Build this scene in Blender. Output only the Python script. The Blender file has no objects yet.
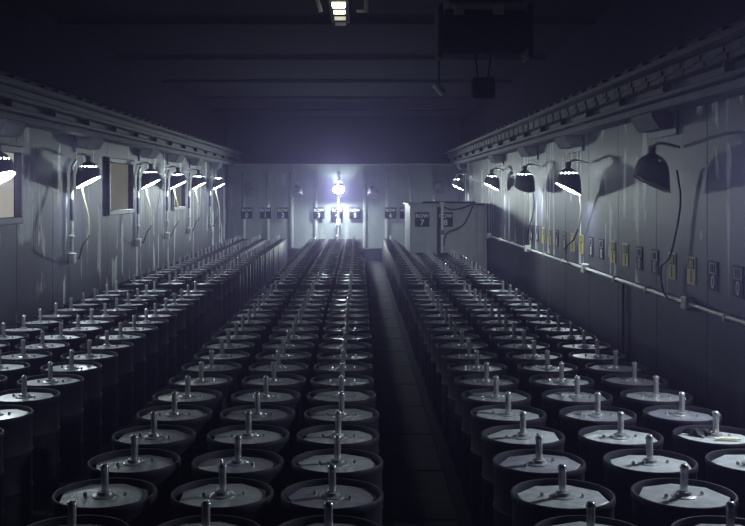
import bpy, bmesh, math, random
from mathutils import Vector, Matrix
random.seed(11)
C = bpy.context.scene.collection
PI = math.pi

# ------------------------------------------------------------------ camera, world, exposure
CAMZ = 2.64
cam_d = bpy.data.cameras.new('camera'); cam = bpy.data.objects.new('camera', cam_d); C.objects.link(cam)
cam.location = (0, 0, CAMZ); cam.rotation_euler = (PI/2, 0, 0)
cam_d.sensor_width = 36; cam_d.lens = 36*1000/745
cam_d.shift_x = 14.5/745; cam_d.shift_y = -72/745
cam_d.clip_start = 0.05; cam_d.clip_end = 200
bpy.context.scene.camera = cam
vs = bpy.context.scene.view_settings
vs.view_transform = 'Standard'; vs.look = 'None'; vs.gamma = 1; vs.use_curve_mapping = False
vs.exposure = 0.0
HAZE_DENSITY = 0.0075
world = bpy.data.worlds.new('world'); bpy.context.scene.world = world
world.use_nodes = True
wn = world.node_tree; wn.nodes.clear()
wo = wn.nodes.new('ShaderNodeOutputWorld'); wb = wn.nodes.new('ShaderNodeBackground')
wb.inputs['Color'].default_value = (0.02, 0.016, 0.04, 1); wb.inputs['Strength'].default_value = 0.5
wn.links.new(wb.outputs[0], wo.inputs['Surface'])
wv = wn.nodes.new('ShaderNodeVolumeScatter')
wv.inputs['Color'].default_value = (0.50, 0.43, 0.95, 1); wv.inputs['Density'].default_value = HAZE_DENSITY
wv.inputs['Anisotropy'].default_value = 0.78
wn.links.new(wv.outputs[0], wo.inputs['Volume'])
LAMP = 88.0        # radiance of a lit wall lamp
LAMP_COL = (0.80, 0.91, 1.0)

# ------------------------------------------------------------------ materials
def nodes_of(name):
    m = bpy.data.materials.new(name); m.use_nodes = True
    nt = m.node_tree; b = nt.nodes['Principled BSDF']
    return m, nt, b
def mat(name, col, rough=0.5, metal=0.0, var=0.15, scale=6.0, bump=0.0, spec=0.5):
    m, nt, b = nodes_of(name)
    tc = nt.nodes.new('ShaderNodeTexCoord'); n = nt.nodes.new('ShaderNodeTexNoise')
    n.inputs['Scale'].default_value = scale; n.inputs['Detail'].default_value = 5
    nt.links.new(tc.outputs['Object'], n.inputs['Vector'])
    r = nt.nodes.new('ShaderNodeValToRGB')
    r.color_ramp.elements[0].position = 0.3; r.color_ramp.elements[1].position = 0.7
    r.color_ramp.elements[0].color = (*[c*(1-var) for c in col], 1)
    r.color_ramp.elements[1].color = (*[min(1, c*(1+var)) for c in col], 1)
    nt.links.new(n.outputs['Fac'], r.inputs['Fac']); nt.links.new(r.outputs['Color'], b.inputs['Base Color'])
    b.inputs['Roughness'].default_value = rough; b.inputs['Metallic'].default_value = metal
    b.inputs['Specular IOR Level'].default_value = spec
    if bump:
        bp = nt.nodes.new('ShaderNodeBump'); bp.inputs['Strength'].default_value = bump; bp.inputs['Distance'].default_value = 0.02
        nt.links.new(n.outputs['Fac'], bp.inputs['Height']); nt.links.new(bp.outputs['Normal'], b.inputs['Normal'])
    return m
def emis(name, col, strength):
    m, nt, b = nodes_of(name)
    b.inputs['Base Color'].default_value = (*col, 1)
    b.inputs['Emission Color'].default_value = (*col, 1); b.inputs['Emission Strength'].default_value = strength
    return m
def wall_mat(name, base, light, streak=0.6, rough=0.38):
    """painted steel with runs of pale streaks that come down from above"""
    m, nt, b = nodes_of(name); L = nt.links; N = nt.nodes.new
    g = N('ShaderNodeNewGeometry')
    def noise(sc, detail, dist=0.0):
        mp = N('ShaderNodeMapping'); mp.inputs['Scale'].default_value = sc
        n = N('ShaderNodeTexNoise'); n.inputs['Scale'].default_value = 1; n.inputs['Detail'].default_value = detail
        n.inputs['Distortion'].default_value = dist
        L.new(g.outputs['Position'], mp.inputs['Vector']); L.new(mp.outputs[0], n.inputs['Vector']); return n
    fine = noise((3.2, 3.2, .25), 5); broad = noise((.6, .6, .5), 3); ends = noise((1.3, 1.3, .75), 3, .5)
    r1 = N('ShaderNodeValToRGB'); r1.color_ramp.elements[0].position = .54; r1.color_ramp.elements[1].position = .60
    L.new(fine.outputs['Fac'], r1.inputs['Fac'])
    r2 = N('ShaderNodeValToRGB'); r2.color_ramp.elements[0].position = .48; r2.color_ramp.elements[1].position = .53
    L.new(ends.outputs['Fac'], r2.inputs['Fac'])
    mu = N('ShaderNodeMath'); mu.operation = 'MULTIPLY'; L.new(r1.outputs['Color'], mu.inputs[0]); L.new(r2.outputs['Color'], mu.inputs[1])
    mu2 = N('ShaderNodeMath'); mu2.operation = 'MULTIPLY'; mu2.inputs[1].default_value = streak; L.new(mu.outputs[0], mu2.inputs[0])
    r3 = N('ShaderNodeValToRGB')
    r3.color_ramp.elements[0].position = .3; r3.color_ramp.elements[1].position = .7
    r3.color_ramp.elements[0].color = (*[c*.72 for c in base], 1); r3.color_ramp.elements[1].color = (*[c*1.15 for c in base], 1)
    L.new(broad.outputs['Fac'], r3.inputs['Fac'])
    mx = N('ShaderNodeMixRGB'); mx.inputs['Color2'].default_value = (*light, 1)
    L.new(mu2.outputs[0], mx.inputs['Fac']); L.new(r3.outputs['Color'], mx.inputs['Color1'])
    # thin vertical drag marks
    mx2 = N('ShaderNodeMixRGB'); mx2.blend_type = 'MULTIPLY'; mx2.inputs['Fac'].default_value = .3
    f2 = noise((14, 14, .12), 2); L.new(mx.outputs[0], mx2.inputs['Color1']); L.new(f2.outputs['Fac'], mx2.inputs['Color2'])
    L.new(mx2.outputs[0], b.inputs['Base Color'])
    b.inputs['Roughness'].default_value = rough; b.inputs['Specular IOR Level'].default_value = .35
    bp = N('ShaderNodeBump'); bp.inputs['Strength'].default_value = .12; bp.inputs['Distance'].default_value = .02
    L.new(fine.outputs['Fac'], bp.inputs['Height']); L.new(bp.outputs['Normal'], b.inputs['Normal'])
    return m

M = {}
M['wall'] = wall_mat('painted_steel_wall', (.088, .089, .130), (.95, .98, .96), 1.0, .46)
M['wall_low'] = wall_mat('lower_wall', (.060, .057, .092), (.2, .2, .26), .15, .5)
M['wall_back'] = wall_mat('back_wall_paint', (.40, .44, .47), (.8, .84, .82), .35, .36)
M['seam'] = mat('seam_strip_steel', (.42, .44, .45), .3, .3, .1)
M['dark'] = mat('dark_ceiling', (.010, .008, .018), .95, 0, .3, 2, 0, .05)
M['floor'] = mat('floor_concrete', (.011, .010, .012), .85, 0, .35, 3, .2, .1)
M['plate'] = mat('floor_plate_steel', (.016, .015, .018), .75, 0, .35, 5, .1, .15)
M['girder'] = mat('girder_paint', (.042, .038, .058), .55, .1, .25, 4)
M['girder_lo'] = mat('ledge_concrete', (.20, .20, .24), .7, 0, .2, 3)
M['clip'] = mat('clip_steel', (.016, .014, .022), .6, .0, .2)
M['rail'] = mat('rail_steel', (.05, .046, .06), .5, .3, .2)
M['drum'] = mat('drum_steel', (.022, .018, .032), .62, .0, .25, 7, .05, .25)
M['drum_in'] = M['drum']
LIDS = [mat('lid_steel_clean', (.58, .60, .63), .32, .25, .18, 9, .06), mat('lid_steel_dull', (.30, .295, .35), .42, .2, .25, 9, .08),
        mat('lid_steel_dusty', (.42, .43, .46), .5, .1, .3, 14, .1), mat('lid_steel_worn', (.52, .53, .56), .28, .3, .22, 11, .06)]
M['pin'] = mat('pin_steel', (.72, .71, .76), .17, .65, .1)
M['flange'] = mat('flange_steel', (.42, .42, .45), .3, .4, .15)
M['hood'] = mat('hood_enamel', (.34, .34, .40), .4, .2, .2)
M['reflector'] = mat('reflector_white', (.85, .87, .87), .5, 0, .03)
M['lens'] = emis('lit_lens', LAMP_COL, LAMP)
M['lens_hot'] = emis('lit_lens_bright', LAMP_COL, LAMP*9)
M['lens_dim'] = emis('weak_lens', LAMP_COL, LAMP*.6); M['lens_near'] = emis('strong_lens', LAMP_COL, LAMP*2.5)
M['lens_off'] = mat('dark_lens', (.2, .22, .24), .12, 0, .1)
M['bulb'] = emis('lit_bulb', LAMP_COL, LAMP*1.2)
M['bulb_off'] = mat('dark_bulb', (.5, .5, .5), .2)
M['pipe'] = mat('pale_pipe', (.62, .64, .62), .4, .1, .12)
M['pipe_dark'] = mat('dark_pipe_sleeve', (.10, .10, .12), .4, .3, .12)
M['cord'] = mat('black_cord', (.025, .025, .03), .5)
M['cord_y'] = mat('yellowed_cord', (.55, .52, .36), .5)
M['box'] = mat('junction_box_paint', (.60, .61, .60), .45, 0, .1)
M['black'] = mat('sign_black', (.012, .011, .018), .6, 0, .15, 6, 0, .2)
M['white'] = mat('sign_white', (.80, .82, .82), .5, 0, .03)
M['yellow'] = mat('sign_yellow', (.62, .52, .12), .5, 0, .12)
M['yellow_pale'] = mat('pale_yellow_paper', (.75, .72, .50), .6)
M['cabinet'] = mat('cabinet_paint', (.36, .37, .41), .45, 0, .12, 3)
M['cab_dark'] = mat('cabinet_seam', (.05, .05, .06), .6)
M['frame'] = mat('window_frame_paint', (.12, .12, .15), .45, .2, .15)
M['cream'] = mat('cream_reveal', (.70, .68, .52), .6, 0, .1)
M['hoist'] = mat('hoist_paint', (.008, .006, .012), .8, 0, .2, 6, 0, .15)
M['tube'] = emis('ceiling_tube', (1, 1, .72), 9.0)
M['reflection_mid'] = emis('ceiling_reflection_mid', (1, 1, .75), 5.0); M['reflection_dim'] = emis('ceiling_reflection_dim', (1, .95, .8), .6); M['reflection_faint'] = emis('ceiling_reflection_faint', (.8, .75, .8), .06)  # weaker glows that imitate the ceiling lamp's reflections
M['win_tube'] = emis('window_room_lamp', (.95, 1, .85), 40.0)
M['rib'] = mat('rib_paint', (.012, .010, .018), .9, 0, .2, 6, 0, .08)
def pane_mat(name, e):
    """thick yellowish shielding glass, lit from the gallery behind it"""
    m = mat(name, (.22, .21, .16), .35, 0, .1, 1.5, 0, 0.0); b = m.node_tree.nodes['Principled BSDF']
    b.inputs['Emission Color'].default_value = (1, .98, .80, 1); b.inputs['Emission Strength'].default_value = e; return m
M['pane'] = pane_mat('lead_glass', .10); M['pane_bright'] = pane_mat('lead_glass_bright', .32)

# ------------------------------------------------------------------ mesh helpers
def add_box(bm, x0, x1, y0, y1, z0, z1, bev=0.0):
    b2 = bmesh.new()
    bmesh.ops.create_cube(b2, size=1)
    for v in b2.verts:
        v.co = Vector((x0+(v.co.x+.5)*(x1-x0), y0+(v.co.y+.5)*(y1-y0), z0+(v.co.z+.5)*(z1-z0)))
    if bev: bmesh.ops.bevel(b2, geom=b2.edges[:], offset=bev, segments=1, affect='EDGES')
    me = bpy.data.meshes.new('t'); b2.to_mesh(me); b2.free(); bm.from_mesh(me); bpy.data.meshes.remove(me)
    return bm
def bx(x0, x1, y0, y1, z0, z1, bev=0.0): return add_box(bmesh.new(), x0, x1, y0, y1, z0, z1, bev)
def lathe(bm, prof, n=24, skip=None, mtx=None, phase=0.0):
    rings = []
    for r, z in prof:
        if r < 1e-6: rings.append([bm.verts.new((0, 0, z))])
        else: rings.append([bm.verts.new((r*math.cos(phase+2*PI*i/n), r*math.sin(phase+2*PI*i/n), z)) for i in range(n)])
    for k in range(len(rings)-1):
        a, b = rings[k], rings[k+1]
        for i in range(n):
            if skip and skip(k, i): continue
            j = (i+1) % n
            if len(a) == 1 and len(b) == 1: continue
            if len(a) == 1: f = (a[0], b[i], b[j])
            elif len(b) == 1: f = (a[i], a[j], b[0])
            else: f = (a[i], a[j], b[j], b[i])
            bm.faces.new(f)
    if mtx is not None:
        vs_ = [v for r in rings for v in r]; bmesh.ops.transform(bm, matrix=mtx, verts=vs_)
    return rings
def tube(bm, pts, r, n=8, cap=True):
    pts = [Vector(p) for p in pts]; rings = []
    up = Vector((0, 0, 1))
    for i, p in enumerate(pts):
        d = (pts[min(i+1, len(pts)-1)]-pts[max(i-1, 0)]).normalized()
        ref = up if abs(d.dot(up)) < .95 else Vector((0, 1, 0))
        a = d.cross(ref).normalized(); b = d.cross(a).normalized()
        rings.append([bm.verts.new(p+a*r*math.cos(2*PI*k/n)+b*r*math.sin(2*PI*k/n)) for k in range(n)])
    for i in range(len(rings)-1):
        for k in range(n):
            bm.faces.new((rings[i][k], rings[i][(k+1) % n], rings[i+1][(k+1) % n], rings[i+1][k]))
    if cap:
        bm.faces.new(rings[0]); bm.faces.new(rings[-1][::-1])
def tb(pts, r, n=8):
    bm = bmesh.new(); tube(bm, pts, r, n); return bm
def spline(P, n=8):
    P = [Vector(p) for p in P]; Q = [P[0]*2-P[1]]+P+[P[-1]*2-P[-2]]; out = []
    for i in range(1, len(Q)-2):
        for k in range(n):
            t = k/n; a, b, c, d = Q[i-1], Q[i], Q[i+1], Q[i+2]
            out.append(.5*((2*b)+(c-a)*t+(2*a-5*b+4*c-d)*t*t+(3*b-a-3*c+d)*t**3))
    return out+[P[-1]]
def mesh(name, bm, m, smooth=False):
    bmesh.ops.recalc_face_normals(bm, faces=bm.faces[:])
    me = bpy.data.meshes.new(name); bm.to_mesh(me); bm.free()
    if smooth:
        for p in me.polygons: p.use_smooth = True
        me.set_sharp_from_angle(angle=math.radians(40))
    me.materials.append(M[m] if isinstance(m, str) else m); return me
def link(name, me, parent=None, loc=(0, 0, 0), rz=0.0):
    o = bpy.data.objects.new(name, me); C.objects.link(o); o.location = loc; o.rotation_euler = (0, 0, rz)
    if parent: o.parent = parent
    return o
def obj(name, bm, m, parent=None, loc=(0, 0, 0), rz=0.0, smooth=False): return link(name, mesh(name, bm, m, smooth), parent, loc, rz)
def tag(o, label, cat, group=None):
    o['label'] = label; o['category'] = cat
    if group: o['group'] = group
    return o
def thing(name, label, cat, loc=(0, 0, 0), rz=0.0, group=None):
    o = bpy.data.objects.new(name, None); C.objects.link(o); o.location = loc; o.rotation_euler = (0, 0, rz)
    o.empty_display_size = .1
    return tag(o, label, cat, group)
def struct(name, bm, m, label, parent=None):
    o = obj(name, bm, m, parent)
    if not parent: o['kind'] = 'structure'; o['label'] = label
    return o
_txt = {}
def text_mesh(s, size, m, depth=.002):
    k = (s, size, m)
    if k not in _txt:
        cu = bpy.data.curves.new('txt', 'FONT'); cu.body = s; cu.size = size; cu.align_x = 'CENTER'; cu.align_y = 'CENTER'
        cu.extrude = depth; cu.offset = size*(.016 if len(s) > 1 else .012)
        o = bpy.data.objects.new('txt', cu); C.objects.link(o)
        dg = bpy.context.evaluated_depsgraph_get(); me = bpy.data.meshes.new_from_object(o.evaluated_get(dg))
        bpy.data.objects.remove(o); me.materials.clear(); me.materials.append(M[m]); _txt[k] = me
    return _txt[k]
ORD = ['', 'first', 'second', 'third', 'fourth', 'fifth', 'sixth', 'seventh', 'eighth', 'ninth', 'tenth', 'eleventh', 'twelfth', 'thirteenth',
       'fourteenth', 'fifteenth', 'sixteenth', 'seventeenth', 'eighteenth', 'nineteenth', 'twentieth']
def ordinal(n):
    if n <= 20: return ORD[n]
    t = {2: 'twenty', 3: 'thirty', 4: 'forty'}[n//10]
    return t+'-'+ORD[n % 10] if n % 10 else {2: 'twentieth', 3: 'thirtieth', 4: 'fortieth'}[n//10]

# ------------------------------------------------------------------ the room
XL, XR, YB, YF = -4.9, 3.80, 37.6, -4.0
ZC = 5.60                      # ceiling
ZG = CAMZ+.95                  # underside of the crane ledge
ZBELT = CAMZ-1.28              # conduit height on the right wall
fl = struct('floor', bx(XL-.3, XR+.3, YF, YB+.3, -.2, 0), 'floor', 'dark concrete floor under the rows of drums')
for ax0, ax1 in ((-2.5, -1.85), (.28, .80)):
    k = 0; y = 1.0
    while y < YB-1:
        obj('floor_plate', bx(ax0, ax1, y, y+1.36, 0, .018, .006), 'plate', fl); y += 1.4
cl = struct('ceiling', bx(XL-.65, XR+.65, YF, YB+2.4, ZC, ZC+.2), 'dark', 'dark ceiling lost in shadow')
y = 8.0
while y < 36:
    obj('ceiling_rib', bx(XL-.5, XR+.5, y, y+.10, ZC-.08, ZC, .01), 'rib', cl); y += 4.65
# windows in the left wall: (y0, y1, z0, z1)
WINS = [(12.6, 14.35, 2.27, 3.18), (19.55, 21.5, 2.26, 3.2), (26.4, 28.0, 2.22, 2.92)]
wl = bmesh.new()
ys = [YF]+[v for w in WINS for v in w[:2]]+[YB+.3]
for i in range(0, len(ys), 2): add_box(wl, XL-.25, XL-.02, ys[i], ys[i+1], 0, ZG+.09)
for (a, b, z0, z1) in WINS:
    add_box(wl, XL-.25, XL-.02, a, b, 0, z0); add_box(wl, XL-.25, XL-.02, a, b, z1, ZG+.09)
wall_l = struct('wall_left', wl, 'wall_low', 'grey streaked steel-clad wall on the left')
wall_r = struct('wall_right', bx(XR+.02, XR+.25, YF, YB+.3, 0, ZG+.09), 'wall_low', 'grey streaked steel-clad wall on the right')
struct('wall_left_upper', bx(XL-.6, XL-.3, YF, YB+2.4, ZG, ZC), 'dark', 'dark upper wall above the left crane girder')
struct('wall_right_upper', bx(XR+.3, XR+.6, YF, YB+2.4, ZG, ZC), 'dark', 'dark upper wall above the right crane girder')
struct('trim_3', bx(XL-.35, XL-.001, YF, YB, ZG+.09, ZG+.12), 'dark', 'shelf behind the left girder')
struct('trim_4', bx(XR+.001, XR+.35, YF, YB, ZG+.09, ZG+.12), 'dark', 'shelf behind the right girder')
wall_b = struct('wall_back', bx(XL-.25, XR+.25, YB+.02, YB+.3, 0, ZG+.08), 'wall_low', 'pale grey panelled wall at the far end')
struct('wall_back_upper', bx(XL-.6, XR+.6, YB+2.2, YB+2.4, ZG, ZC), 'dark', 'dark recess above the far wall')
struct('wall_front', bx(XL-.65, XR+.65, YF-.2, YF, 0, ZC), 'dark', 'dark wall behind the camera')
struct('trim_1', bx(XL, XR, YB-.06, YB+.02, ZG+.02, ZG+.08, .01), 'seam', 'thin pale edge along the top of the far wall')
struct('trim_2', bx(XL, XR, YB-.22, YB+.02, 0, .5, .02), 'wall_low', 'low kerb along the foot of the far wall')
# cladding panels, each a piece of its own
PW = 1.86
y = YF; k = 0
seams = []
while y < YB:
    y1 = min(y+PW, YB)
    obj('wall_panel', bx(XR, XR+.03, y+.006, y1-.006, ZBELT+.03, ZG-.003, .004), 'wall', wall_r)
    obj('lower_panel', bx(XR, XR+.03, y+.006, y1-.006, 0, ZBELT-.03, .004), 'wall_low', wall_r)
    seams.append(y); y += PW
def left_panel(a, b, z0, z1):
    obj('wall_panel', bx(XL-.03, XL, a+.006, b-.006, z0, z1, .004), 'wall', wall_l)
ed = [YF, -2, 0, 2, 4, 6, 7.8, 9.4, 11, 12.6, 14.35, 16.05, 17.8, 19.55, 21.5, 23.1, 24.75, 26.4, 28.0, 29.9, 31.8, 33.7, 35.6, YB]
for a, b in zip(ed, ed[1:]):
    w = [q for q in WINS if abs(q[0]-a) < .01]
    if w: left_panel(a, b, 0, w[0][2]); left_panel(a, b, w[0][3], ZG-.003)
    else: left_panel(a, b, 0, ZG-.003)
bxs = [XL, -4.3, -3.4, -2.5, -1.6, -.72, .26, 1.1, 1.95, 2.85, XR]
for a, b in zip(bxs, bxs[1:]):
    obj('wall_panel', bx(a+.006, b-.006, YB, YB+.03, .5, ZG+.03, .004), 'wall_back', wall_b)
for a in bxs[1:-1]:
    bm = bmesh.new(); lathe(bm, [(.075, .52), (.075, ZG-.25), (.05, ZG-.2)], 10); bmesh.ops.scale(bm, vec=(1, .6, 1), verts=bm.verts[:])
    obj('seam_strip', bm, 'seam', wall_b, (a, YB, 0), smooth=True)

# windows
for i, (a, b, z0, z1) in enumerate(WINS):
    w = bpy.data.objects.new('window_%d' % (i+1), None); C.objects.link(w); w['kind'] = 'structure'
    w['label'] = ['bright viewing window at the left edge of the picture', 'viewing window between the first two wall lamps', 'small viewing window behind the third lamp on the left'][i]
    t = .10
    for nm, q in (('frame_bar', (a-t, b+t, z0-t, z0)), ('frame_bar', (a-t, b+t, z1, z1+t)), ('frame_bar', (a-t, a, z0, z1)), ('frame_bar', (b, b+t, z0, z1))):
        obj(nm, bx(XL-.06, XL+.07, *q, .012), 'frame', w)
    obj('pane', bx(XL-.20, XL-.04, a, b, z0, z1), 'pane_bright' if i == 0 else 'pane', w)
# ------------------------------------------------------------------ crane runway girders
def girder(side):
    X = XL if side < 0 else XR; s = -side         # s = direction into the room
    nm = 'left' if side < 0 else 'right'
    g = thing('runway_girder', 'long dark steel crane girder along the top of the %s wall' % nm, 'girder', (X, 0, ZG), 0, 'crane runway girders')
    def P(n, x0, x1, z0, z1, m, y0=YF+.01, y1=YB-.03, bev=.01):
        a, b = sorted((s*x0, s*x1)); return obj(n, bx(a, b, y0, y1, z0, z1, bev), m, g)
    P('ledge', .0, .30, .0, .09, 'girder_lo')
    P('lower_flange', .0, .40, .095, .15, 'girder')
    P('web', .05, .34, .15, .24, 'girder')
    P('side_channel', .05, .46, .24, .30, 'girder')
    P('upper_web', .05, .44, .30, .40, 'girder')
    P('upper_flange', .05, .60, .40, .46, 'girder')
    P('rail', .36, .43, .46, .56, 'rail')
    cm = mesh('rail_clip', bx(-.06, .06, -.09, .09, 0, .05, .008), 'clip')
    bm_ = mesh('bolt_plate', bx(-.012, .012, -.11, .11, -.03, .03, .004), 'clip')
    y = 5.2
    while y < 36:
        link('rail_clip', cm, g, (s*.52, y, .46))
        if side > 0: link('bolt_plate', bm_, g, (s*.465, y+.2, .27)); link('bolt_plate', bm_, g, (s*.445, y+.35, .35))
        y += .62
    sm = bmesh.new(); add_box(sm, *sorted((s*.34, s*.43)), -.02, .02, .15, .24)
    sme = mesh('stiffener', sm, 'girder'); y = 5.5
    while y < 36: link('stiffener', sme, g, (0, y, 0)); y += 1.86
    return g
girder(-1); girder(1)
def bracket(side, y, ln, label):
    X = XL if side < 0 else XR; s = -side
    t = thing('support_bracket', label, 'bracket', (X, y, ZG), 0, 'brackets under the crane girders')
    bm = bmesh.new(); pr = [(.032, -.008), (.29, -.008), (.29, -.06), (.20, -.20), (.032, -.20)]
    A = [bm.verts.new((s*p, -ln/2, z)) for p, z in pr]; B = [bm.verts.new((s*p, ln/2, z)) for p, z in pr]
    bm.faces.new(A); bm.faces.new(B[::-1])
    for i in range(5): j = (i+1) % 5; bm.faces.new((A[i], A[j], B[j], B[i]))
    obj('haunch', bm, 'girder_lo', t)
    obj('wall_plate', bx(*sorted((s*.002, s*.03)), -ln/2-.1, ln/2+.1, -.28, -.012, .004), 'frame', t)
LL = [(8.9, 'beyond the left edge of the picture'), (12.75, 'in front of the bright window'), (17.0, 'nearest the bright window'), (22.1, 'just past the second window'), (25.45, 'beside the small window'), (28.75, 'fourth along the left wall'), (32.85, 'closest to the far wall')]
for i, (y, w) in enumerate(LL): bracket(-1, y+.75, .8, 'pale bracket under the left girder above the lamp '+w)
for y, w in ((12.4, 'above the unlit lamp'), (17.4, 'above the nearest lit lamp'), (21.6, 'above the lamp turned away'), (26.6, 'above the third lit lamp'), (35.2, 'near the far corner')):
    bracket(1, y, .9, 'pale sloping bracket under the right girder '+w)

HS = .87
def hs(bm): bmesh.ops.scale(bm, vec=(HS, HS, HS), verts=bm.verts[:]); return bm
# ------------------------------------------------------------------ wall lamps: angled dome reflector with a ring of vent holes
NSEG = 28
def hood_rings(inset=0.0, th=math.radians(27)):
    prof = [(.045, .40), (.05, .345), (.085, .325), (.135, .295), (.17, .262), (.19, .232), (.215, .17), (.232, .08)]
    bm = bmesh.new()
    pr = [(max(.01, r-inset), z-inset*.6) for r, z in prof]
    skip = lambda k, i: k == 4 and i % 2 == 0
    rings = lathe(bm, pr, NSEG, skip)
    R = .24-inset; last = rings[-1]
    low = [bm.verts.new((R*math.cos(2*PI*i/NSEG), R*math.sin(2*PI*i/NSEG), math.tan(th)*R*math.cos(2*PI*i/NSEG)-.06+.0)) for i in range(NSEG)]
    for i in range(NSEG):
        j = (i+1) % NSEG; bm.faces.new((last[i], last[j], low[j], low[i]))
    return bm
hood_me = mesh('hood', hs(hood_rings()), 'hood', True); refl_me = mesh('reflector', hs(hood_rings(.008)), 'reflector', True)
def lens_bm(R=.222, th=math.radians(27)):
    bm = bmesh.new(); c = bm.verts.new((0, 0, -.075-.012))
    r1 = [bm.verts.new((R*.6*math.cos(2*PI*i/NSEG), R*.6*math.sin(2*PI*i/NSEG), math.tan(th)*R*.6*math.cos(2*PI*i/NSEG)-.075)) for i in range(NSEG)]
    r2 = [bm.verts.new((R*math.cos(2*PI*i/NSEG), R*math.sin(2*PI*i/NSEG), math.tan(th)*R*math.cos(2*PI*i/NSEG)-.055)) for i in range(NSEG)]
    for i in range(NSEG):
        j = (i+1) % NSEG; bm.faces.new((c, r1[i], r1[j])); bm.faces.new((r1[i], r2[i], r2[j], r1[j]))
    return bm
lens_me = {k: mesh('lens', hs(lens_bm()), m, True) for k, m in (('on', 'lens'), ('hot', 'lens_hot'), ('off', 'lens_off'), ('dim', 'lens_dim'), ('near', 'lens_near'))}
def bulb_bm():
    bm = bmesh.new(); lathe(bm, [(0, .14), (.04, .155), (.058, .19), (.055, .23), (.03, .28), (.025, .33), (0, .335)], 12); return bm
bulb_me = {k: mesh('bulb', hs(bulb_bm()), m, True) for k, m in (('on', 'bulb'), ('hot', 'bulb'), ('off', 'bulb_off'), ('dim', 'bulb_off'), ('near', 'bulb'))}
rim_bm = bmesh.new()
_th = math.radians(27)
tube(rim_bm, [(.243*math.cos(2*PI*i/32), .243*math.sin(2*PI*i/32), math.tan(_th)*.243*math.cos(2*PI*i/32)-.058) for i in range(33)], .008, 6, False)
rimring_me = mesh('rim_ring', hs(rim_bm), 'hood', True)
def lamp(loc, rz, state, label, wall_vec, cord=None, cord_split=.45, group='angled wall lamps', tilt=0.0):
    """loc: the lamp's mouth centre; rz turns the open side; wall_vec: from the lamp to the wall (world)"""
    t = thing('wall_lamp', label, 'lamp', loc, 0, group)
    h = link('hood', hood_me, t, (0, 0, 0), rz); link('reflector', refl_me, h); link('rim_ring', rimring_me, h)
    link('lens', lens_me[state], t, (0, 0, 0), rz); link('bulb', bulb_me[state], t, (0, 0, 0), rz)
    cap = bmesh.new(); lathe(cap, [(0, .46), (.055, .455), (.06, .40), (.05, .385), (0, .385)], 14); obj('socket_cap', hs(cap), 'hood', t, smooth=True)
    wv_ = Vector(wall_vec); p0 = Vector((0, 0, .43*HS))
    obj('arm', tb(spline([p0, p0+wv_*.3+Vector((0, 0, .05)), p0+wv_*.75+Vector((0, 0, .02)), p0+wv_], 6), .017, 8), 'pipe', t, smooth=True)
    if tilt:
        for ch in t.children:
            if ch.name.split('.')[0] != 'arm': ch.matrix_local = Matrix.Translation((0, 0, .43)) @ Matrix.Rotation(tilt, 4, 'X') @ Matrix.Translation((0, 0, -.43)) @ Matrix.Rotation(ch.rotation_euler.z, 4, 'Z')
    if cord:
        pts = spline([Vector(p)-Vector(loc) for p in cord], 8)
        k = max(2, int(len(pts)*cord_split)) if cord_split else 0
        if k: obj('pale_cord', tb(pts[:k+1], .013, 6), 'cord_y', t, smooth=True)
        obj('dark_cord', tb(pts[k:], .012, 6), 'cord', t, smooth=True)
    return t
# left wall
PIPE = [-.04]
for i, (y, w) in enumerate(LL):
    zl = CAMZ+.20; lx = XL+.33; ly = y-.05
    yb = y-.05; zb = CAMZ-1.12
    px = XL+.05
    t = lamp((lx, ly, zl), {8.9: -.75, 12.75: -.35}.get(y, 0), 'dim' if y < 9 else 'on', 'lit angled lamp on the left wall, '+w, (-.33+.03, -.1, 0),
         [(lx-.12, ly, zl+.0), (lx-.08, ly, zl-.28), (lx+.0, ly, zl-.62), (lx+.02, ly-.05, zl-.95), (lx-.06, ly-.15, zl-1.12), (lx-.2, yb+.15, zb-.03), (px+.03, yb+.06, zb+.03)], .5)
    c = obj('conduit', tb([(0, 0, .06), (0, 0, .62)], .03, 10), 'pipe', t, (px-lx, yb-ly, zb-zl), smooth=True)
    obj('sleeve', tb([(0, 0, .62), (0, 0, .98)], .034, 10), 'pipe_dark', c, smooth=True)
    obj('upper_pipe', tb(spline([(0, 0, .98), (0, 0, 1.3), (0, .03, 1.5), (0, .25, 1.65)], 5), .028, 10), 'pipe', c, smooth=True)
    obj('junction_box', bx(-.045, .06, -.07, .07, -.1, .07, .01), 'box', c)
    obj('pipe_clamp', bx(-.045, .035, -.05, .05, .34, .37, .004), 'box', c)
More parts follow.
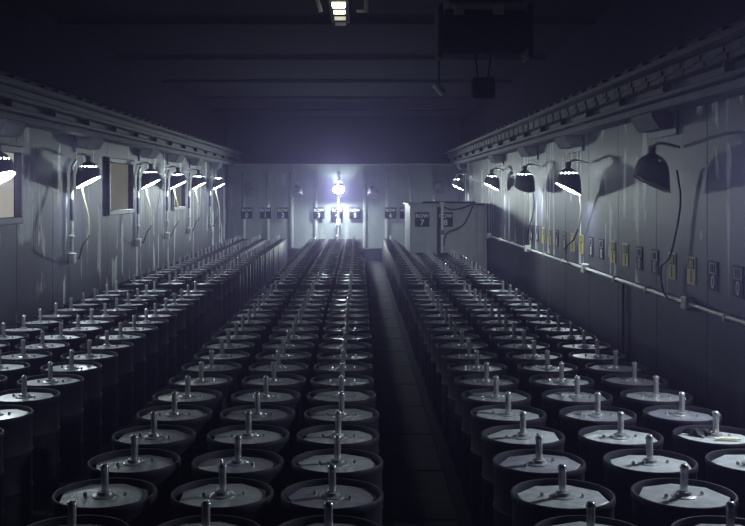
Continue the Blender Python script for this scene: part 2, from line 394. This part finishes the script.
# right wall
RL = [(7.1, 'near', PI+1.0, 'lit angled lamp on the right wall beyond the right edge of the picture', .1),
      (11.75, 'off', PI, 'unlit dark dome lamp, nearest on the right wall', .06),
      (16.4, 'on', PI, 'lit angled lamp on the right wall, nearest the camera of the lit ones', .0),
      (20.7, 'on', PI/2+.35, 'dark-backed lamp on the right wall turned away from the camera', .05),
      (25.8, 'on', PI, 'lit angled lamp on the right wall just above the grey cabinet', .08),
      (34.6, 'on', PI, 'small far lit lamp on the right wall behind the grey cabinet', .10)]
for y, st, rz, lab, dz in RL:
    lx = XR-.35; zl = CAMZ+.08+dz
    zb = ZBELT+.03
    cord = {11.75: [(XR-.1, 11.6, zl+.1), (XR-.06, 11.6, zl-.3), (XR-.08, 11.9, zl-.9), (XR-.1, 12.2, ZBELT+.35), (XR-.1, 12.1, ZBELT+.05), (XR-.08, 11.7, ZBELT-.02), (XR-.06, 11.45, ZBELT+.01)],
            16.4: [(lx+.2, 16.5, zl-.1), (XR-.08, 16.7, zl-.5), (XR-.08, 17.2, zl-.9), (XR-.09, 17.75, ZBELT+.3), (XR-.1, 17.7, ZBELT+.05), (XR-.08, 17.1, ZBELT-.02), (XR-.06, 16.55, ZBELT+.0)],
            20.7: [(lx+.2, 20.9, zl), (XR-.07, 21.2, zl-.5), (XR-.07, 21.9, zl-1.0), (XR-.06, 22.2, ZBELT+.1)]}.get(y)
    lamp((lx, y, zl), rz, st, lab, (.33, 0, 0), cord, .25 if y == 16.4 else 0)
# back wall: one lit lamp facing down the room on its post, others unlit
BLX = -.72
lamp((BLX, YB-.42, CAMZ+.08), -PI/2, 'hot', 'dazzling lit lamp at the centre of the far wall', (0, .39, 0), tilt=math.radians(-14))
for X, w, dz in ((-4.05, 'closest to the left wall', -.05), (-2.25, 'left of the dazzling lamp', -.12), (.55, 'just right of the dazzling lamp', -.12), (3.05, 'over the grey cabinet', 0.05)):
    lamp((X, YB-.42, CAMZ+.0+dz), -PI/2, 'off', 'unlit lamp on the far wall '+w, (0, .39, 0))
c = thing('conduit_riser', 'vertical conduit below the dazzling lamp on the far wall', 'conduit', (BLX-.02, YB-.14, 0), 0, 'conduit risers on the far wall')
obj('pipe', tb([(0, 0, .55), (0, 0, 2.62)], .035, 10), 'pipe', c, smooth=True)
obj('junction_box', bx(-.08, .08, -.05, .05, 1.35, 1.6, .012), 'box', c)
obj('coupling', tb([(0, 0, 1.95), (0, 0, 2.05)], .055, 10), 'box', c, smooth=True)

# ------------------------------------------------------------------ conduit along the right wall
cr = thing('wall_conduit', 'long pale horizontal conduit along the right wall', 'conduit', (XR-.045, 0, ZBELT), 0)
obj('pipe', tb([(0, -2, 0), (0, 28.9, 0)], .026, 8), 'pipe', cr, smooth=True)
for y in (11.38, 16.5, 22.2, 28.6):
    obj('junction_box', bx(-.06, .045, -.09, .09, -.07, .08, .012), 'box', cr, (0, y, 0))
for y in (9.3, 10.2, 13.0, 14.6, 18.4, 20.2, 24.5, 26.5):
    obj('pipe_clamp', bx(-.032, .045, -.025, .025, -.05, .04, .004), 'box', cr, (0, y, 0))
# drop pipe from the conduit under the panels
d = thing('drop_pipe', 'thin vertical pipe running down from the right wall conduit', 'pipe', (XR-.035, 14.2, 0), 0)
obj('pipe', tb([(0, 0, .02), (0, 0, ZBELT-.04)], .02, 8), 'wall', d, smooth=True)
obj('foot_flange', bx(-.04, .03, -.04, .04, .004, .03), 'wall', d)

# ------------------------------------------------------------------ signs
def sign(name, txt1, txt2, loc, rz, w, label, plate='black', ink='white', group=None):
    """a plate that faces -Y before rz"""
    t = thing(name, label, 'sign', loc, rz, group)
    obj('plate', bx(-w/2, w/2, -.012, 0, -w/2, w/2, .003), plate, t)
    if plate == 'black' and loc[1] > 30: obj('standoff', bx(-.06, .06, 0, .062, -.06, .06), 'seam', t)
    for s, sz, z in ((txt1, w*.37, w*.24), (txt2, w*.56, -w*.22)):
        o = link('lettering', text_mesh(s, sz, ink), t, (0, -.0145, z)); o.rotation_euler = (PI/2, 0, 0)
    return t
zs = CAMZ-22*.0376
for i, px in enumerate((247, 265.5, 283, 319, 337, 355, 390.5)):
    sign('row_sign', 'ROW', str(i), ((px-358)*.0376, YB-.06, zs), 0, .42, ['leftmost black sign on the far wall, reading ROW 0', 'second black sign from the left on the far wall, reading ROW 1', 'black sign reading ROW 2, left of the first wide gap between signs', 'black sign reading ROW 3, just left of the dazzling lamp', 'black sign reading ROW 4, behind the conduit under the dazzling lamp', 'black sign reading ROW 5, just right of the dazzling lamp', 'black sign reading ROW 6, standing alone right of the dazzling lamp'][i], group='row signs')
sign('row_sign', 'ROW', '7', ((405.5-358)*.0376, YB-.06, zs), 0, .42, 'far wall sign half hidden by the grey cabinet', group='row signs')

# ------------------------------------------------------------------ grey cabinet enclosure in front of the far wall
CY = 29.2; k = CY/1000
x0, x1 = (410-358)*k, XR-.03
ztop = CAMZ-(203.5-191)*k
cb = thing('equipment_cabinet', 'large grey two-bay cabinet enclosure in the far right corner', 'cabinet', ((x0+x1)/2, CY, 0))
cx = (x0+x1)/2
obj('body', bx(x0-cx, x1-cx, 0, 3.2, 0, ztop-.06, .01), 'cabinet', cb)
obj('top_plate', bx(x0-cx-.05, x1-cx, -.06, 3.25, ztop-.06, ztop, .008), 'cabinet', cb)
xm = (438-358)*k-cx
for a, b in ((x0-cx+.04, xm-.04), (xm+.12, x1-cx-.32)):
    obj('front_panel', bx(a, b, -.03, .0, .05, ztop-.1, .01), 'cabinet', cb)
obj('centre_gap', bx(xm-.03, xm+.11, -.012, .0, .05, ztop-.1), 'cab_dark', cb)
obj('corner_post', bx(x1-cx-.28, x1-cx-.14, -.06, .0, .02, ztop-.08, .01), 'cabinet', cb)
zc_ = CAMZ-(219.5-191)*k
sign('row_sign', 'ROW', '7', ((422-358)*k, CY-.032, zc_), 0, .42, 'black and white sign reading ROW 7 on the grey cabinet', group='row signs')
sign('row_sign', 'ROW', '8', ((445.5-358)*k, CY-.032, zc_), 0, .42, 'sign reading ROW 8 partly hidden by the cabinet post', group='row signs')
# post standing in front of it
PX = (441.5-358)*k
p = thing('cabinet_post', 'pale slim post standing in front of the grey cabinet', 'post', (PX, CY-.22, 0))
obj('shaft', tb([(0, 0, .05), (0, 0, ztop-.02)], .04, 12), 'pipe', p, smooth=True)
obj('cap', bx(-.07, .07, -.06, .06, ztop-.02, ztop+.04, .01), 'box', p)
obj('foot', bx(-.12, .12, -.1, .1, 0, .05, .01), 'box', p)
obj('clamp', bx(-.06, .06, -.06, .06, 1.38, 1.5, .01), 'pipe_dark', p)
def px3(x, y, Y): return ((x-358)*Y/1000, Y, CAMZ-(y-191)*Y/1000)
Yc = CY-.16
tag(obj('black_cable', tb(spline([px3(444, 207, Yc), px3(452, 209.5, Yc), px3(462, 208, Yc), px3(472, 204.6, Yc), px3(484, 204.5, Yc)], 8), .022, 6), 'cord', smooth=True),
    'black cable sagging along the top edge of the grey cabinet', 'cable')
tag(obj('black_cable', tb(spline([px3(473, 206, Yc), px3(470, 213, Yc), px3(464, 224, Yc), px3(456, 229, Yc), px3(448, 232, Yc), px3(444.5, 240, Yc), px3(444, 246, Yc)], 8), .022, 6), 'cord', smooth=True),
    'black cable looping down across the cabinet front to the post', 'cable')
bm = bmesh.new(); tube(bm, [(0, 0, 0), (1.55, 0, 0)], .03, 8)
tag(obj('loose_pipe', bm, 'cord', None, ((423-358)*k, CY+.25, ztop+.03), smooth=True), 'dark pipe lying on top of the grey cabinet', 'pipe')

# ------------------------------------------------------------------ number plates along the right wall
glyph = bmesh.new()
for i in (-1, 0, 1): add_box(glyph, i*.055-.016, i*.055+.016, -.003, 0, -.045, .045)
gm = {m: mesh('lettering', glyph.copy(), m) for m in ('white', 'black', 'yellow')}
KIND = 'kkyykkyykkyykkyykk'
cnt = {'k': 0, 'y': 0}
for i, kd in enumerate(KIND):
    y = 9.98+.70*i
    cnt[kd] += 1
    lab = '%s number plate on the right wall, %s %s plate from the right edge' % (('dark', ordinal(cnt[kd]), 'dark') if kd == 'k' else ('yellow', ordinal(cnt[kd]), 'yellow'))
    t = thing('number_plate', lab, 'sign', (XR-.002, y, CAMZ-.905), -PI/2, 'number plates along the right wall')
    pl, ink, panel = ('black', 'white', 'cabinet') if kd == 'k' else ('yellow', 'black', 'black')
    obj('plate', bx(-.14, .14, -.008, 0, -.16, .16, .002), pl, t)
    obj('upper_field', bx(-.105, .105, -.011, -.008, .02, .135), panel, t)
    link('lettering', gm['black' if kd == 'k' else 'yellow'], t, (0, -.011, .078))
    o = link('numeral', text_mesh('0' if kd == 'k' else '1', .2, ink), t, (0, -.010, -.075)); o.rotation_euler = (PI/2, 0, 0)

# ------------------------------------------------------------------ ceiling lamp and hoist
ZL = CAMZ+2.80
cl_t = thing('ceiling_lamp', 'lit yellowish ceiling lamp at the top of the picture, with glowing bars imitating reflections', 'lamp', (-.29, 15.0, ZL))
obj('housing', bx(-.16, .16, -.15, 1.9, .03, .10, .01), 'hoist', cl_t)
for yy, w_, m_ in ((0, .10, 'tube'), (.14, .095, 'tube'), (.66, .09, 'reflection_mid'), (1.22, .09, 'reflection_dim'), (1.75, .09, 'reflection_faint')):  # first two are the lamp; the farther bars are its reflections, made to glow
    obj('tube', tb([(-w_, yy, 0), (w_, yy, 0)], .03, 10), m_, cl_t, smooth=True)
for xa, ya in ((-.30, -8), (.42, 0)):
    b = obj('bracket', bx(-.03, .03, -.02, .02, -.10, .10, .006), 'pipe', cl_t, (xa, .1, 0)); b.rotation_euler = (0, math.radians(ya*2), 0)
obj('bracket_foot', bx(.27, .45, .08, .12, -.10, -.07, .006), 'pipe', cl_t)
obj('cross_bar', bx(-.36, .46, .07, .13, .10, .14, .004), 'hoist', cl_t)
HY = 12.0
h = thing('crane_hoist', 'dark hoist hanging from the ceiling at the upper right', 'hoist', (1.5, HY, 0))
obj('monorail', bx(-.08, .08, -1.3, 1.3, ZC-.42, ZC-.24, .01), 'hoist', h)
obj('trolley', bx(-.45, .45, -.3, .3, ZC-.75, ZC-.42, .03), 'hoist', h)
bm = bmesh.new(); lathe(bm, [(0, -.5), (.24, -.5), (.27, -.45), (.27, .45), (.24, .5), (0, .5)], 20, mtx=Matrix.Rotation(PI/2, 4, 'Y'))
obj('drum', bm, 'hoist', h, (0, 0, 4.55), smooth=True)
obj('side_plate', bx(-.56, -.5, -.28, .28, 4.2, 4.85, .02), 'hoist', h); obj('side_plate', bx(.5, .56, -.28, .28, 4.2, 4.85, .02), 'hoist', h)
for xa in (-.32, .14): obj('reflection_square', bx(xa-.06, xa+.06, -.325, -.30, 4.70, 4.82, .004), 'box', h)  # pale squares painted in for blurred window reflections
obj('rope', tb([(-.1, 0, 4.35), (-.06, 0, 3.98)], .012, 6), 'hoist', h); obj('rope', tb([(.1, 0, 4.35), (.06, 0, 3.98)], .012, 6), 'hoist', h)
hb = obj('hook_block', bx(-.14, .14, -.08, .08, 3.75, 4.0, .03), 'hoist', h)
o = obj('reflection_slash', tb([(-.48, -.05, 3.80), (-.58, -.05, 3.92)], .045, 8), 'white', h, smooth=True)  # pale bar added as a bright slash of window reflection
obj('slash_rod', tb([(-.53, -.04, 3.92), (-.53, -.04, 4.25)], .01, 6), 'hoist', h)

# ------------------------------------------------------------------ the drums
ROWX = [-4.29, -3.60, -2.88, -1.47, -.79, -.14, 1.19, 1.90, 2.58]
ROWN = ['row along the left wall', 'middle row of the left block', 'aisle row of the left block', 'left row of the centre block', 'middle row of the centre block', 'right row of the centre block', 'aisle row of the right block', 'middle row of the right block', 'row along the right wall']
RIMZ, R = .88, .30
def shell_bm(n=32):
    bm = bmesh.new()
    lathe(bm, [(0, .004), (R-.02, .004), (R-.008, .015), (R-.008, RIMZ*.33-.02), (R, RIMZ*.33), (R-.008, RIMZ*.33+.02), (R-.008, RIMZ*.66-.02), (R, RIMZ*.66), (R-.008, RIMZ*.66+.02),
               (R-.008, RIMZ-.05), (R, RIMZ-.04), (R, RIMZ-.006), (R-.004, RIMZ), (R-.014, RIMZ), (R-.018, RIMZ-.006), (R-.018, RIMZ-.10), (0, RIMZ-.10)], n)
    return bm
def lid_bm():
    bm = bmesh.new(); ph = PI/8
    lathe(bm, [(0, -.025), (.262, -.025), (.268, -.02), (.268, -.004), (.262, 0), (.10, .004), (0, .004)], 8, phase=ph)
    return bm
def pin_bm(n=14, z=0): 
    bm = bmesh.new(); lathe(bm, [(.0225, 0), (.0225, .165), (.026, .168), (.026, .178), (.0235, .187), (.018, .1935), (.010, .197), (0, .198)], n); return bm
def flange_bm():
    bm = bmesh.new(); lathe(bm, [(.075, 0), (.075, .010), (.066, .014), (.048, .016), (.042, .034), (.026, .036)], 12); return bm
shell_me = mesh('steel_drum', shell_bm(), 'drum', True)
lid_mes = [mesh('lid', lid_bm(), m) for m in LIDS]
pin_me = mesh('lifting_pin', pin_bm(), 'pin', True); flange_me = mesh('pin_flange', flange_bm(), 'flange', True)
bolt_b = bmesh.new(); lathe(bolt_b, [(.012, 0), (.012, .014), (.008, .022), (0, .024)], 8); bolt_me = mesh('bolt', bolt_b, 'pin', True)
def simple_drum():
    bm = bmesh.new()
    def addp(prof, n, z=0, ph=0):
        lathe(bm, [(r, q+z) for r, q in prof], n, phase=ph)
    addp([(R, .004), (R, RIMZ), (R-.016, RIMZ), (R-.016, RIMZ-.05)], 16); a = len(bm.faces)
    addp([(.268, 0), (0, .004)], 8, RIMZ-.028, PI/8); b = len(bm.faces)
    addp([(.028, 0), (.028, .18), (0, .195)], 8, RIMZ-.025)
    bmesh.ops.recalc_face_normals(bm, faces=bm.faces[:])
    bm.faces.ensure_lookup_table()
    for i, f in enumerate(bm.faces): f.material_index = 0 if i < a else 1 if i < b else 2; f.smooth = i < a
    return bm
simple_mes = []
for q in range(4):
    me = bpy.data.meshes.new('steel_drum_far'); bm = simple_drum(); bm.to_mesh(me); bm.free()
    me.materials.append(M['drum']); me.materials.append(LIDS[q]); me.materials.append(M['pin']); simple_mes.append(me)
spots = []
for r, X in enumerate(ROWX):
    n = 0; endy = 28.9 if r >= 7 else 37.0
    for kk in range(0, 46):
        Y = 5.14+.70*kk
        if kk == 19 or Y > endy-.35: continue
        u = 358+1000*(X+ (.3 if X < 0 else -.3))/Y
        if u < 0 or u > 745: continue
        n += 1; spots.append((Y, r, X, n))
spots.sort()
INDIV = 300
far_bm = bmesh.new()
mi = 0
rest = []
for i, (Y, r, X, n) in enumerate(spots):
    x = X+random.uniform(-.012, .012); y_ = Y+random.uniform(-.012, .012); q = random.choice((0, 0, 1, 1, 2, 3)); rz = random.choice((0, PI/4))*0+random.uniform(-.25, .25)
    if i >= INDIV: rest.append((x, y_, rz, q)); continue
    lab = 'steel drum, %s from the front in the %s' % (ordinal(n), ROWN[r])
    if Y < 21.5:
        d = link('steel_drum', shell_me, None, (x, y_, 0), rz)
        l = link('lid', lid_mes[q], d, (random.uniform(-.006, .006), random.uniform(-.006, .006), RIMZ-.026), 0)
        l.rotation_euler = (random.gauss(0, .02), random.gauss(0, .02), random.uniform(-.2, .2))
        p_ = link('lifting_pin', pin_me, d, (0, 0, RIMZ-.03)); p_.rotation_euler = (random.gauss(0, .01), random.gauss(0, .01), 0)
        link('pin_flange', flange_me, d, (0, 0, RIMZ-.026))
        if Y < 14:
            a0 = random.uniform(-.3, .3)
            for a in (a0, a0+PI): link('bolt', bolt_me, l, (.115*math.cos(a), .115*math.sin(a), .002))
    else:
        d = link('steel_drum', simple_mes[q], None, (x, y_, 0), rz)
    tag(d, lab, 'drum', 'steel drums in nine long rows')
# the drums past the three hundredth, joined
for x, y_, rz, q in rest:
    n0 = len(far_bm.verts); f0 = len(far_bm.faces)
    far_bm.from_mesh(simple_mes[q]); far_bm.verts.ensure_lookup_table(); far_bm.faces.ensure_lookup_table()
    bmesh.ops.transform(far_bm, matrix=Matrix.Translation((x, y_, 0)) @ Matrix.Rotation(rz, 4, 'Z'), verts=far_bm.verts[n0:])
    for f in far_bm.faces[f0:]:
        f.material_index = 0 if f.material_index == 0 else 5 if f.material_index == 2 else 1+q
me = bpy.data.meshes.new('far_drums'); far_bm.to_mesh(me); far_bm.free()
for m in [M['drum']]+LIDS+[M['pin']]: me.materials.append(m)
fd = link('far_drums', me); tag(fd, 'farthest steel drums crowding against the far wall and cabinet', 'drums'); fd['kind'] = 'stuff'
print('drums', len(spots), 'individual', min(INDIV, len(spots)))

# ------------------------------------------------------------------ litter on one lid of the right-hand row
zl_ = RIMZ-.018
bm = bmesh.new()
for i in range(5): add_box(bm, -.09+i*.036, -.054+i*.036, -.022+random.uniform(-.006, .006), .022+random.uniform(-.006, .006), 0, .008+random.uniform(0, .008))
tag(obj('paper_strip', bm, 'yellow_pale', None, (2.63, 7.115, zl_+.010)), 'pale yellow strip lying on a drum lid in the row along the right wall', 'strip')
bm = bmesh.new(); bmesh.ops.create_icosphere(bm, subdivisions=3, radius=1)
for v in bm.verts:
    a = math.atan2(v.co.y, v.co.x); w = 1+.25*math.sin(3*a)+.15*math.sin(7*a+1)
    v.co = Vector((v.co.x*.085*w, v.co.y*.06*w, max(0, v.co.z)*(.035+.016*math.sin(5*a))))
tag(obj('dark_rag', bm, 'black', None, (2.48, 7.29, zl_+.008), smooth=True), 'crumpled dark rag lying on a drum lid beside the pale yellow strip', 'rag')
